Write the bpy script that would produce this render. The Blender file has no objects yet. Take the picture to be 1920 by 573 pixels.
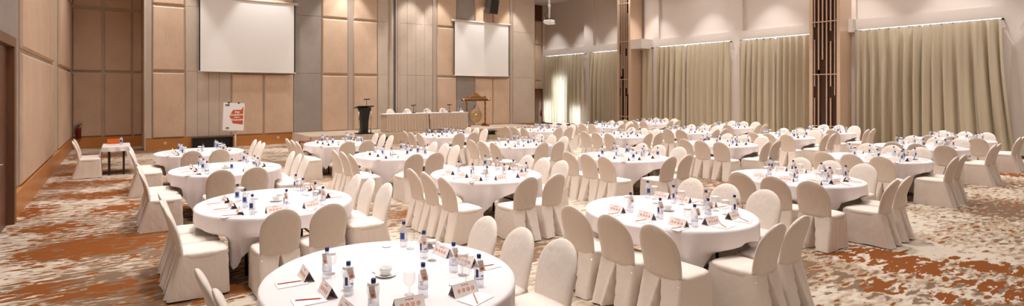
import bpy, math, random
from mathutils import Vector, Matrix, noise
PI = math.pi
random.seed(7)
scn = bpy.context.scene
COL = scn.collection

# ------------------------------------------------------------------ materials
def new_mat(name):
    m = bpy.data.materials.new(name); m.use_nodes = True
    nt = m.node_tree
    b = nt.nodes['Principled BSDF']
    return m, nt, b

def N(nt, t, **kw):
    n = nt.nodes.new(t)
    for k, v in kw.items():
        if k in n.inputs.keys() if hasattr(n.inputs, 'keys') else False:
            n.inputs[k].default_value = v
        else:
            setattr(n, k, v)
    return n

def L(nt, a, b): nt.links.new(a, b)

def c4(c): return (c[0], c[1], c[2], 1.0)

def srgb(r, g, b):
    f = lambda v: (v/255/12.92) if v/255 <= 0.04045 else ((v/255+0.055)/1.055)**2.4
    return (f(r), f(g), f(b))

def plain(name, col, rough=0.6, metal=0.0, spec=0.5, sheen=0.0, emit=0.0, var=0.0, vscale=8.0, bump=0.0, bscale=60.0, stretch=(1,1,1)):
    m, nt, b = new_mat(name)
    b.inputs['Roughness'].default_value = rough
    b.inputs['Metallic'].default_value = metal
    b.inputs['Specular IOR Level'].default_value = spec
    b.inputs['Sheen Weight'].default_value = sheen
    tc = N(nt, 'ShaderNodeTexCoord')
    mp = N(nt, 'ShaderNodeMapping'); mp.inputs['Scale'].default_value = stretch
    L(nt, tc.outputs['Object'], mp.inputs['Vector'])
    if var > 0:
        n = N(nt, 'ShaderNodeTexNoise'); n.inputs['Scale'].default_value = vscale; n.inputs['Detail'].default_value = 4
        L(nt, mp.outputs[0], n.inputs['Vector'])
        mx = N(nt, 'ShaderNodeMix', data_type='RGBA')
        mx.inputs[6].default_value = c4([v*(1-var) for v in col]); mx.inputs[7].default_value = c4([min(1, v*(1+var)) for v in col])
        L(nt, n.outputs['Fac'], mx.inputs[0]); L(nt, mx.outputs[2], b.inputs['Base Color'])
    else:
        b.inputs['Base Color'].default_value = c4(col)
    if bump > 0:
        n2 = N(nt, 'ShaderNodeTexNoise'); n2.inputs['Scale'].default_value = bscale; n2.inputs['Detail'].default_value = 3
        L(nt, mp.outputs[0], n2.inputs['Vector'])
        bp = N(nt, 'ShaderNodeBump'); bp.inputs['Strength'].default_value = bump; bp.inputs['Distance'].default_value = 0.02
        L(nt, n2.outputs['Fac'], bp.inputs['Height']); L(nt, bp.outputs[0], b.inputs['Normal'])
    if emit > 0:
        b.inputs['Emission Color'].default_value = c4(col); b.inputs['Emission Strength'].default_value = emit
    return m

M = {}
M['cover'] = plain('chair_cover_fabric', (0.81, 0.715, 0.635), 0.75, sheen=0.15, bump=0.8, bscale=8.0, stretch=(1, 1, 0.55), spec=0.25)
M['cloth'] = plain('tablecloth_linen', (0.79, 0.73, 0.73), 0.8, bump=0.12, bscale=9.0, spec=0.2)
M['skirting'] = plain('satin_skirting', (0.66, 0.52, 0.40), 0.55, sheen=0.2, spec=0.4)
M['skirt_pale'] = plain('pale_skirting', (0.74, 0.64, 0.53), 0.6, sheen=0.2)
M['dark_metal'] = plain('dark_leg_metal', (0.02, 0.018, 0.016), 0.35, metal=0.6)
M['gold'] = plain('gold_leg', (0.65, 0.42, 0.14), 0.3, metal=1.0)
M['table_wood'] = plain('table_board', (0.25, 0.16, 0.09), 0.6, var=0.2)
M['white'] = plain('white_porcelain', (0.88, 0.87, 0.85), 0.2)
M['paper'] = plain('white_paper', (0.90, 0.87, 0.85), 0.8)
M['card'] = plain('card_stock', (0.84, 0.76, 0.72), 0.7)
M['card_shade_ink'] = plain('card_shade_tag_ink', (0.40, 0.30, 0.32), 0.8)  # shade under the folded card put into its inner colour; also inks tag lines
M['orange'] = plain('orange_ink', srgb(216, 112, 62), 0.6)
M['pencil'] = plain('pencil_red', srgb(205, 95, 55), 0.45)
M['pencil_tip'] = plain('pencil_wood', srgb(222, 184, 140), 0.6)
M['cap'] = plain('blue_cap', srgb(24, 44, 112), 0.35)
M['ink_blue'] = plain('blue_label_ink', srgb(52, 92, 160), 0.4)
M['ink_dark'] = plain('navy_label_ink', srgb(40, 56, 110), 0.4)
M['tag'] = plain('tag_card', (0.80, 0.69, 0.62), 0.7)
M['black'] = plain('matt_black', (0.012, 0.010, 0.009), 0.5)
M['chrome'] = plain('chrome', (0.75, 0.74, 0.72), 0.15, metal=1.0)
M['metal_strip'] = plain('champagne_metal', (0.66, 0.58, 0.50), 0.42, metal=0.75)
M['grey_metal'] = plain('grey_speaker_metal', (0.16, 0.15, 0.15), 0.45, metal=0.3)
M['screen'] = plain('projection_cloth', (0.90, 0.88, 0.855), 0.7)
M['screen_edge'] = plain('screen_border', (0.02, 0.02, 0.02), 0.8)
M['casing'] = plain('cream_casing', (0.68, 0.59, 0.50), 0.4)
M['plaster'] = plain('upper_plaster', (0.72, 0.645, 0.59), 0.9, var=0.03, vscale=1.0)
M['ceiling'] = plain('ceiling_paint', (0.74, 0.70, 0.66), 0.9)
M['base_wood'] = plain('base_wood', srgb(196, 132, 70), 0.35, var=0.14, vscale=3.0, stretch=(0.4, 0.4, 8))
M['brown_wood'] = plain('brown_wood', srgb(96, 56, 32), 0.35, var=0.25, vscale=4.0)
M['pillar_wood'] = plain('pillar_veneer', srgb(208, 180, 154), 0.5, var=0.05, vscale=3.0, stretch=(3, 3, 0.4))
M['lattice'] = plain('lattice_bars', srgb(206, 176, 150), 0.35, metal=0.2)
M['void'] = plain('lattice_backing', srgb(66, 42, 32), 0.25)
M['mahogany'] = plain('red_carpet_tread', srgb(146, 72, 46), 0.7, var=0.2)
M['bronze'] = plain('gong_bronze', srgb(196, 166, 126), 0.4, metal=0.6, var=0.15, vscale=30)
M['bronze_hi'] = plain('gong_boss', srgb(206, 176, 128), 0.25, metal=0.9)
M['carved'] = plain('carved_gilt_wood', srgb(150, 92, 40), 0.4, var=0.5, vscale=50, bump=0.6, bscale=40)
M['gilt'] = plain('gilt_paint', srgb(210, 170, 110), 0.35, metal=0.5)
M['rope'] = plain('dark_rope', srgb(70, 50, 36), 0.8)
M['red_ext'] = plain('extinguisher_red', srgb(110, 24, 18), 0.3)
M['orange_box'] = plain('orange_box', srgb(226, 110, 40), 0.5)
M['leaf'] = plain('dark_leaves', (0.02, 0.045, 0.025), 0.5, var=0.4, vscale=20)
M['planter'] = plain('cream_planter', (0.55, 0.44, 0.30), 0.7)
M['poster_red'] = plain('poster_rust', srgb(200, 88, 42), 0.7, var=0.06)
M['outlet'] = plain('outlet_plastic', (0.75, 0.68, 0.55), 0.4)
M['door'] = plain('door_brown', srgb(120, 84, 60), 0.5, var=0.12, vscale=2, stretch=(4, 4, .4))
M['stage_top'] = plain('stage_carpet', srgb(186, 168, 150), 0.9, var=0.12, vscale=6)

def fabric_wall(name, col, wx=260.0):
    m, nt, b = new_mat(name)
    tc = N(nt, 'ShaderNodeTexCoord'); mp = N(nt, 'ShaderNodeMapping'); mp.inputs['Scale'].default_value = (1, 1, 0.12)
    L(nt, tc.outputs['Object'], mp.inputs['Vector'])
    n = N(nt, 'ShaderNodeTexNoise'); n.inputs['Scale'].default_value = 45; n.inputs['Detail'].default_value = 3
    L(nt, mp.outputs[0], n.inputs['Vector'])
    n3 = N(nt, 'ShaderNodeTexNoise'); n3.inputs['Scale'].default_value = 1.6; n3.inputs['Detail'].default_value = 2
    L(nt, tc.outputs['Object'], n3.inputs['Vector'])
    ad = N(nt, 'ShaderNodeMath', operation='ADD'); L(nt, n.outputs['Fac'], ad.inputs[0]); L(nt, n3.outputs['Fac'], ad.inputs[1])
    mr = N(nt, 'ShaderNodeMapRange'); mr.inputs['From Min'].default_value = 0.6; mr.inputs['From Max'].default_value = 1.4
    L(nt, ad.outputs[0], mr.inputs['Value'])
    mx = N(nt, 'ShaderNodeMix', data_type='RGBA')
    mx.inputs[6].default_value = c4([v*0.90 for v in col]); mx.inputs[7].default_value = c4([min(1, v*1.10) for v in col])
    L(nt, mr.outputs[0], mx.inputs[0]); L(nt, mx.outputs[2], b.inputs['Base Color'])
    b.inputs['Roughness'].default_value = 0.8; b.inputs['Specular IOR Level'].default_value = 0.3
    return m
M['panel'] = fabric_wall('peach_veneer_panel', srgb(208, 180, 155))
M['fab_beige'] = fabric_wall('beige_wall_fabric', srgb(198, 182, 166))
M['fab_grey'] = fabric_wall('grey_wall_fabric', srgb(158, 148, 140))

def drape_mat():
    m, nt, b = new_mat('olive_beige_drape')
    b.inputs['Base Color'].default_value = c4(srgb(212, 198, 172))
    b.inputs['Roughness'].default_value = 0.85; b.inputs['Specular IOR Level'].default_value = 0.2
    b.inputs['Sheen Weight'].default_value = 0.15
    tr = N(nt, 'ShaderNodeBsdfTranslucent'); tr.inputs['Color'].default_value = c4((0.80, 0.78, 0.70))
    mx = N(nt, 'ShaderNodeMixShader'); mx.inputs[0].default_value = 0.22
    out = nt.nodes['Material Output']
    L(nt, b.outputs[0], mx.inputs[1]); L(nt, tr.outputs[0], mx.inputs[2]); L(nt, mx.outputs[0], out.inputs['Surface'])
    return m
M['drape'] = drape_mat()

def clear_mat(name, tint, edge, tr_c, gl=0.25):
    m, nt, b = new_mat(name); nt.nodes.remove(b)
    lw = N(nt, 'ShaderNodeLayerWeight'); lw.inputs['Blend'].default_value = 0.22
    cr = N(nt, 'ShaderNodeMix', data_type='RGBA'); cr.inputs[6].default_value = c4(tint); cr.inputs[7].default_value = c4(edge)
    L(nt, lw.outputs['Facing'], cr.inputs[0])
    tr = N(nt, 'ShaderNodeBsdfTransparent'); L(nt, cr.outputs[2], tr.inputs['Color'])
    gs = N(nt, 'ShaderNodeBsdfGlossy'); gs.inputs['Roughness'].default_value = 0.08
    df = N(nt, 'ShaderNodeBsdfDiffuse'); df.inputs['Color'].default_value = c4(tr_c)
    m1 = N(nt, 'ShaderNodeMixShader'); m1.inputs[0].default_value = gl
    L(nt, tr.outputs[0], m1.inputs[1]); L(nt, df.outputs[0], m1.inputs[2])
    m2 = N(nt, 'ShaderNodeMixShader'); pw = N(nt, 'ShaderNodeMath', operation='POWER'); pw.inputs[1].default_value = 3.0; L(nt, lw.outputs['Facing'], pw.inputs[0])
    fr = N(nt, 'ShaderNodeMath', operation='MULTIPLY_ADD'); fr.inputs[1].default_value = 0.35; fr.inputs[2].default_value = 0.03; L(nt, pw.outputs[0], fr.inputs[0])
    L(nt, fr.outputs[0], m2.inputs[0]); L(nt, m1.outputs[0], m2.inputs[1]); L(nt, gs.outputs[0], m2.inputs[2])
    L(nt, m2.outputs[0], nt.nodes['Material Output'].inputs['Surface'])
    return m
M['pet'] = clear_mat('clear_water_bottle', (0.985, 0.99, 1.0), (0.84, 0.88, 0.94), (0.90, 0.93, 0.97), 0.28)
M['glass'] = clear_mat('clear_goblet_glass', (0.99, 0.99, 0.99), (0.74, 0.74, 0.74), (0.92, 0.92, 0.92), 0.10)

BLOBS = [(-0.21,9.04,.83,.76),(-0.78,8.83,.35,.43),(0.09,11.61,.54,.51),(-0.78,7.26,.34,.25),(-0.21,6.89,.4,.2),(0.53,6.69,.36,.27),(-1.3,12.09,.25,.8),(-1.07,15.28,.62,.46),(-0.25,15.19,.63,.37),(0.61,10.91,.48,.51),(0.94,6.14,.34,.21),(-0.95,18.93,.62,.57),(-0.9,10.5,.45,.34),(8.36,2.88,.30,.45),(8.13,2.49,.40,.36),(6.97,2.36,.25,.17),(7.95,3.12,.24,.2),(19.23,3.79,.38,.52),(7.97,1.57,.34,.41),(7.14,3.59,.14,.13),(8.41,3.43,.15,.16),(7.14,1.85,.22,.16),(5.75,6.22,.13,.35),(2.85,6.6,.14,.15),(5.86,2.68,.14,.14),(8.89,1.9,.3,.28),(4.19,8.33,.19,.17),(-0.3,13.3,.8,.5),(-.9,17.0,.7,.4),(-.6,21.,.9,.6)]
def carpet_mat():
    m, nt, b = new_mat('woven_carpet')
    b.inputs['Roughness'].default_value = 0.95; b.inputs['Specular IOR Level'].default_value = 0.1
    tc = N(nt, 'ShaderNodeTexCoord')
    def noise_n(scale, detail, sc, rot=0.0, dist=0.0, rough=0.5):
        mp = N(nt, 'ShaderNodeMapping'); mp.inputs['Scale'].default_value = sc; mp.inputs['Rotation'].default_value = (0, 0, rot)
        L(nt, tc.outputs['Object'], mp.inputs['Vector'])
        n = N(nt, 'ShaderNodeTexNoise'); n.inputs['Scale'].default_value = scale; n.inputs['Detail'].default_value = detail
        n.inputs['Roughness'].default_value = rough; n.inputs['Distortion'].default_value = dist
        L(nt, mp.outputs[0], n.inputs['Vector']); return n.outputs['Fac']
    def math_n(op, a, bb, clamp=False):
        n = N(nt, 'ShaderNodeMath', operation=op); n.use_clamp = clamp
        for i, v in enumerate((a, bb)):
            if isinstance(v, (int, float)): n.inputs[i].default_value = v
            else: L(nt, v, n.inputs[i])
        return n.outputs[0]
    def ramp(v, lo, hi):
        n = N(nt, 'ShaderNodeMapRange', interpolation_type='SMOOTHSTEP'); n.inputs['From Min'].default_value = lo; n.inputs['From Max'].default_value = hi
        L(nt, v, n.inputs['Value']); return n.outputs[0]
    dash = noise_n(1.0, 2.0, (4.2, 11.5, 1), 0.12)          # short dashes lying along the room's width
    dash2 = noise_n(1.0, 2.0, (5.0, 14.0, 1), -0.12)
    mid = noise_n(0.9, 3.0, (1.0, 1.5, 1), 0.2, 0.5)
    big = noise_n(0.35, 2.0, (1.0, 1.2, 1), 0.5)
    # woven rust islands
    field = None
    sx = N(nt, 'ShaderNodeSeparateXYZ'); L(nt, tc.outputs['Object'], sx.inputs[0])
    for (x, y, rx, ry) in BLOBS:
        dx = math_n('DIVIDE', math_n('SUBTRACT', sx.outputs[0], x), rx*1.25)
        dy = math_n('DIVIDE', math_n('SUBTRACT', sx.outputs[1], y), ry*1.25)
        d = math_n('SQRT', math_n('ADD', math_n('MULTIPLY', dx, dx), math_n('MULTIPLY', dy, dy)), 0)
        g = math_n('SUBTRACT', 1.0, d)
        field = g if field is None else math_n('MAXIMUM', field, g)
    field = math_n('MAXIMUM', field, -0.6)
    f1 = math_n('ADD', math_n('MULTIPLY', field, 0.48), math_n('MULTIPLY', math_n('SUBTRACT', mid, 0.5), 0.9))
    f2 = math_n('ADD', f1, math_n('MULTIPLY', math_n('SUBTRACT', dash, 0.5), 1.9))
    f2 = math_n('ADD', f2, math_n('MULTIPLY', math_n('SUBTRACT', dash2, 0.5), 1.5))
    rust = ramp(f2, 0.06, 0.12)
    tan = ramp(math_n('ADD', math_n('ADD', math_n('MULTIPLY', math_n('SUBTRACT', big, 0.5), 1.0), math_n('SUBTRACT', dash2, 0.5)), math_n('MULTIPLY', math_n('SUBTRACT', mid, .5), .8)), -0.2, 0.10)
    dark = ramp(math_n('ADD', math_n('MULTIPLY', math_n('SUBTRACT', dash, 0.5), -1.0), math_n('MULTIPLY', math_n('SUBTRACT', big, 0.5), 1.2)), 0.03, 0.12)
    mx1 = N(nt, 'ShaderNodeMix', data_type='RGBA'); mx1.inputs[6].default_value = c4(srgb(206, 193, 177)); mx1.inputs[7].default_value = c4(srgb(172, 150, 128))
    L(nt, tan, mx1.inputs[0])
    mx2 = N(nt, 'ShaderNodeMix', data_type='RGBA'); mx2.inputs[7].default_value = c4(srgb(118, 92, 72))
    L(nt, math_n('MULTIPLY', dark, 0.9), mx2.inputs[0]); L(nt, mx1.outputs[2], mx2.inputs[6])
    mx3 = N(nt, 'ShaderNodeMix', data_type='RGBA'); mx3.inputs[7].default_value = c4(srgb(132, 76, 36))
    L(nt, rust, mx3.inputs[0]); L(nt, mx2.outputs[2], mx3.inputs[6])
    L(nt, mx3.outputs[2], b.inputs['Base Color'])
    return m
M['carpet'] = carpet_mat()

# ------------------------------------------------------------------ mesh builder
class MB:
    def __init__(s): s.v = []; s.f = []; s.mi = []; s.sm = []
    def add(s, vs, fs, mi=0, smooth=False, mat=None):
        o = len(s.v)
        s.v += [tuple(mat @ Vector(v)) if mat else tuple(v) for v in vs]
        s.f += [tuple(i+o for i in f) for f in fs]
        s.mi += [mi]*len(fs); s.sm += [smooth]*len(fs)
    def box(s, x0, x1, y0, y1, z0, z1, mi=0, mat=None):
        vs = [(x, y, z) for z in (z0, z1) for y in (y0, y1) for x in (x0, x1)]
        s.add(vs, [(0,2,3,1),(4,5,7,6),(0,1,5,4),(2,6,7,3),(0,4,6,2),(1,3,7,5)], mi, False, mat)
    def rings(s, rings, mi=0, smooth=True, cap0=True, cap1=True, mat=None, closed=True):
        n = len(rings[0]); vs = [p for r in rings for p in r]; fs = []
        for i in range(len(rings)-1):
            for j in range(n if closed else n-1):
                k = (j+1) % n
                fs.append((i*n+j, i*n+k, (i+1)*n+k, (i+1)*n+j))
        if cap0: fs.append(tuple(reversed(range(n))))
        if cap1: fs.append(tuple((len(rings)-1)*n+j for j in range(n)))
        s.add(vs, fs, mi, smooth, mat)
    def lathe(s, prof, n=16, c=(0,0,0), mi=0, cap0=True, cap1=True, mat=None):
        s.rings([[(c[0]+r*math.cos(2*PI*j/n), c[1]+r*math.sin(2*PI*j/n), c[2]+z) for j in range(n)] for r, z in prof], mi, True, cap0, cap1, mat)
    def tube(s, pts, r, n=8, mi=0, mat=None):
        pts = [Vector(p) for p in pts]; rs = []
        for i, p in enumerate(pts):
            d = (pts[min(i+1, len(pts)-1)]-pts[max(i-1, 0)]).normalized()
            a = d.orthogonal().normalized() if i == 0 else (a-d*a.dot(d)).normalized()
            b = d.cross(a)
            rr = r[i] if isinstance(r, (list, tuple)) else r
            rs.append([tuple(p+(a*math.cos(2*PI*j/n)+b*math.sin(2*PI*j/n))*rr) for j in range(n)])
        s.rings(rs, mi, True, True, True, mat)
    def panel(s, x0, x1, z0, z1, y, th, ch=0.04, mi=0, mat=None):
        # raised panel on a wall: back at y, front at y-th (towards -Y), chamfered rim
        a = [(x0, y, z0), (x1, y, z0), (x1, y, z1), (x0, y, z1)]
        b = [(x0, y-th+ch, z0), (x1, y-th+ch, z0), (x1, y-th+ch, z1), (x0, y-th+ch, z1)]
        c = [(x0+ch, y-th, z0+ch), (x1-ch, y-th, z0+ch), (x1-ch, y-th, z1-ch), (x0+ch, y-th, z1-ch)]
        vs = a+b+c; fs = [(3,2,1,0)]
        for k in (0, 4):
            for j in range(4):
                q = (j+1) % 4; fs.append((k+j, k+q, k+4+q, k+4+j))
        fs.append((8,9,10,11)); s.add(vs, fs, mi, False, mat)
    def grid(s, nu, nv, fn, mi=0, smooth=True, closed=False):
        vs = [fn(i/(nu-1) if not closed else i/nu, j/(nv-1)) for j in range(nv) for i in range(nu)]
        fs = []
        for j in range(nv-1):
            for i in range(nu if closed else nu-1):
                k = (i+1) % nu
                fs.append((j*nu+i, j*nu+k, (j+1)*nu+k, (j+1)*nu+i))
        s.add(vs, fs, mi, smooth)
    def mesh(s, name, mats):
        me = bpy.data.meshes.new(name); me.from_pydata(s.v, [], s.f)
        for m in (mats if isinstance(mats, (list, tuple)) else [mats]): me.materials.append(m)
        me.polygons.foreach_set('material_index', s.mi); me.polygons.foreach_set('use_smooth', s.sm)
        me.update(); return me
    def build(s, name, mats, parent=None, loc=None, rz=0.0):
        return link(name, s.mesh(name, mats), parent, loc, rz)

def link(name, data, parent=None, loc=None, rz=0.0):
    o = bpy.data.objects.new(name, data); COL.objects.link(o)
    if parent: o.parent = parent
    if loc: o.location = loc
    o.rotation_euler = (0, 0, rz)
    return o
def tag(o, label=None, cat=None, group=None, kind=None):
    if label: o['label'] = label
    if cat: o['category'] = cat
    if group: o['group'] = group
    if kind: o['kind'] = kind
    return o
def empty(name, loc=(0,0,0), rz=0.0, parent=None):
    return link(name, None, parent, loc, rz)
def kids(o): return [c for c in bpy_children.get(o.name, [])]
def copy_tree(proto, loc, rz, scale=1.0):
    """proto = (root, [(child, [grandchildren])])"""
    root, ch = proto
    r = root.copy(); COL.objects.link(r); r.location = loc; r.rotation_euler = (0, 0, rz)
    for c, gs in ch:
        k = c.copy(); COL.objects.link(k); k.parent = r
        for g in gs:
            q = g.copy(); COL.objects.link(q); q.parent = k
    return r
class Proto:
    """first use moves the built thing itself, later uses copy it"""
    def __init__(s, root, ch): s.t = (root, ch); s.used = False
    def put(s, loc, rz=0.0):
        if not s.used:
            s.used = True; s.t[0].location = loc; s.t[0].rotation_euler = (0, 0, rz); s.first = True
            return s.t[0]
        return copy_tree(s.t, loc, rz)
def struct(name, mb, mats, parent=None):
    o = mb.build(name, mats, parent)
    if not parent: o['kind'] = 'structure'
    return o
def wavy(p, sc, amp): return noise.noise(Vector(p)*sc)*amp

# ------------------------------------------------------------------ room shell
XL, XR, YB, YREC, YF, ZC = -1.55, 24.09, 22.43, 24.6, -6.0, 8.0
b = MB(); b.box(XL-0.3, XR+0.6, YF-0.3, 28.0, -0.2, 0.0); struct('floor', b, M['carpet'])
b = MB(); b.box(XL-0.3, XR+0.6, YF-0.3, 28.0, ZC, ZC+0.2); struct('ceiling', b, M['ceiling'])
b = MB(); b.box(XL-0.3, XR+0.3, YF-0.3, YF, 0, ZC); struct('wall_front', b, M['fab_beige'])

ROWS = [(0.44, 2.84), (2.93, 5.28), (5.37, ZC-0.02)]
def wall_panels(parent, cols, plane, axis, th=0.085, mat='panel', rows=ROWS):
    """axis 'y': wall in the plane Y=plane facing -Y, cols are X ranges. axis 'x+': plane X=plane facing +X, cols are Y ranges"""
    for (a, c) in cols:
        for (z0, z1) in rows:
            mb = MB()
            if axis == 'y': mb.panel(a, c, z0, z1, plane, th)
            else:
                T = Matrix(((0, -1, 0, 0), (1, 0, 0, 0), (0, 0, 1, 0), (0, 0, 0, 1)))   # local (x,y)->(-y, x)
                mb.panel(a, c, z0, z1, -plane, th, mat=T)
            mb.build('wood_panel', M[mat], parent)

# left wall (beside the camera)
b = MB(); b.box(XL-0.3, XL, YF, YREC+0.3, 0, ZC); wl = struct('wall_left', b, M['fab_beige'])
wall_panels(wl, [(12.40, 16.95), (17.02, 18.10), (19.6, 23.1), (23.17, 24.45)], XL, 'x+')
b = MB(); b.box(XL, XL+0.03, 11.28, 12.38, 0.44, ZC); b.build('fabric_panel', M['fab_grey'], wl)
b = MB(); b.box(XL, XL+0.03, 18.2, 19.5, 0.44, ZC); b.build('fabric_panel', M['fab_beige'], wl)
b = MB(); b.box(XL, XL+0.02, YF, 9.0, 0.44, ZC); b.build('fabric_panel', M['fab_grey'], wl)
b = MB(); b.box(XL, XL+0.035, 9.2, 11.28, 3.03, ZC); b.build('fabric_panel', M['fab_grey'], wl)
b = MB(); b.box(XL, XL+0.10, 11.28, YREC, 0, 0.42); bl = struct('baseboard_left', b, M['base_wood'])
# door in the left wall
b = MB(); b.box(XL, XL+0.14, 11.08, 11.26, 0, 3.0); b.box(XL, XL+0.14, 9.1, 9.28, 0, 3.0); b.box(XL, XL+0.14, 9.28, 11.08, 2.85, 3.0)
dr = struct('door_1', b, M['door'])
b = MB(); b.box(XL+0.01, XL+0.05, 9.30, 10.17, 0.01, 2.84); b.box(XL+0.01, XL+0.05, 10.19, 11.06, 0.01, 2.84); b.build('door_leaf', M['brown_wood'], dr)
b = MB(); b.tube([(XL+0.05, 10.10, 1.05), (XL+0.10, 10.10, 1.05), (XL+0.10, 9.98, 1.05)], 0.01); b.tube([(XL+0.05, 10.26, 1.05), (XL+0.10, 10.26, 1.05), (XL+0.10, 10.38, 1.05)], 0.01)
b.build('door_handle', M['chrome'], dr)

# recessed back wall, left of the stage
b = MB(); b.box(XL-0.3, 0.78, YREC, YREC+0.3, 0, ZC); wr = struct('wall_recess', b, M['fab_beige'])
wall_panels(wr, [(XL+0.08, -0.55), (-0.48, 0.42), (0.46, 0.77)], YREC, 'y')
b = MB(); b.box(XL+0.1, 0.78, YREC-0.1, YREC, 0, 0.42); struct('baseboard_recess', b, M['base_wood'])

# main back wall
b = MB(); b.box(0.78, 19.19, YB, YREC+0.3, 0, ZC); wb = struct('wall_back', b, M['fab_beige'])
wall_panels(wb, [(1.02, 2.06), (3.70, 4.86), (4.92, 6.06), (7.30, 8.44), (8.73, 9.84), (13.0, 14.10), (15.23, 16.33), (16.37, 17.46)], YB, 'y')
def flat_cols(cols, mat, name='fabric_panel'):
    for (a, c) in cols:
        for (z0, z1) in ROWS:
            mb = MB(); mb.panel(a+.004, c-.004, z0-(.01 if z0 > .5 else 0), z1+.07 if z1 < 7 else z1, YB, 0.035, 0.006); mb.build(name, M[mat], wb)
flat_cols([(2.10, 2.49), (2.49, 2.88), (2.88, 3.25), (3.25, 3.66)], 'fab_beige')
flat_cols([(6.10, 7.26), (14.13, 15.20)], 'fab_grey')
flat_cols([(9.88, 10.39), (10.98, 11.38), (11.38, 11.84), (11.84, 12.30), (12.30, 12.74), (17.7, 19.17)], 'fab_beige')
# slim vertical trims: metal strips and the folding-partition pocket
n = 1
for (x0, x1, th, mt) in [(0.80, 0.99, 0.05, 'metal_strip'), (8.47, 8.70, 0.02, 'metal_strip'), (12.77, 12.96, 0.03, 'metal_strip'), (17.49, 17.67, 0.05, 'metal_strip'),
                         (10.45, 10.66, 0.10, 'fab_beige'), (10.70, 10.755, 0.05, 'grey_metal'), (10.76, 10.86, 0.07, 'metal_strip'), (10.88, 10.96, 0.07, 'fab_beige')]:
    b = MB()
    if (x0, x1) == (10.45, 10.66):
        b.rings([[(x0+0.105+0.105*math.cos(PI+PI*k/10), YB-0.12*math.sin(PI*k/10), z) for k in range(11)] for z in (0.44, ZC)], 0, True, False, False, closed=False)
    else: b.box(x0, x1, YB-th, YB, 0.44, ZC)
    struct('trim_%d' % n, b, M[mt]); n += 1
b = MB(); b.box(0.80, 19.19, YB-0.05, YB, 0, 0.42); bb = struct('baseboard_back', b, M['base_wood'])
b = MB(); b.box(0.76, 0.80, YB-0.05, YREC, 0, ZC); struct('trim_%d' % n, b, M['fab_beige']); n += 1

# far corner behind the stage wing
b = MB(); b.box(19.19, XR+0.3, 27.4, 27.7, 0, ZC); wc = struct('wall_corner', b, M['fab_beige'])
wall_panels(wc, [(19.4, 20.9), (21.0, 22.7), (22.8, 23.42), (23.5, 24.05)], 27.4, 'y', rows=[(0.44, 2.84), (2.93, 5.28), (5.37, 6.9)])
b = MB(); b.box(19.2, XR, 27.3, 27.4, 6.95, ZC); b.build('bulkhead', M['brown_wood'], wc)
b = MB(); b.box(19.19, 19.25, 22.43, 27.4, 0, ZC); struct('wall_wing', b, M['fab_beige'])
b = MB(); b.box(19.3, XR-0.05, 27.32, 27.4, 0, 0.42); struct('baseboard_corner', b, M['base_wood'])
b = MB(); b.box(23.35, 23.45, 27.2, 27.33, 0, 2.35); b.box(23.95, 24.05, 27.2, 27.33, 0, 2.35); b.box(23.45, 23.95, 27.2, 27.33, 2.25, 2.35)
d2 = struct('door_2', b, M['brown_wood'])
b = MB(); b.box(23.45, 23.95, 27.24, 27.29, 0.01, 2.25); b.build('door_leaf', M['door'], d2)

# right wall with its windows (narrow openings above the curtain tracks, and the lit part of the last window)
WINS = [(27.02, 23.30), (22.80, 20.2), (18.98, 18.35), (18.11, 14.0), (13.54, 10.35), (8.98, 4.88), (4.35, 1.2)]
ZT0, ZT1 = 4.475, 4.55
b = MB()
lo, hi = XR, XR+0.25
# lower wall, cut by the lit openings of the farthest window
b.box(lo, hi, YF, 23.61, 0, ZT0); b.box(lo, hi, 23.61, 24.44, 1.2, ZT0); b.box(lo, hi, 24.44, 24.80, 0, ZT0)
b.box(lo, hi, 24.80, 26.0, 3.08, ZT0); b.box(lo, hi, 26.0, 26.95, 1.5, ZT0); b.box(lo, hi, 26.95, 27.7, 0, ZT0)
b.box(lo, hi, 23.61, 24.44, 0, 0.06); b.box(lo, hi, 24.80, 26.95, 0, 0.06)
ys = [YF] + [v for w in reversed(WINS) for v in (w[1]+0.05, w[0]-0.05)] + [27.7]
for i in range(0, len(ys), 2): b.box(lo, hi, ys[i], ys[i+1], ZT0, ZT1)
b.box(lo, hi, YF, 27.7, ZT1, 4.95)
b.box(lo+0.16, hi+0.16, YF, 27.7, 4.95, ZC)
for (y0, y1) in [(27.2, 27.7), (22.68, 23.43), (18.02, 18.9), (13.5, 14.13), (9.0, 9.35), (4.4, 5.0), (-.5, .3)]: b.box(lo, lo+0.17, y0, y1, 4.95, ZC)
wrt = struct('wall_right', b, M['plaster'])
b = MB(); b.box(XR-0.02, XR, YF, 27.3, 0, 0.10); struct('baseboard_right', b, M['brown_wood'])

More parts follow.
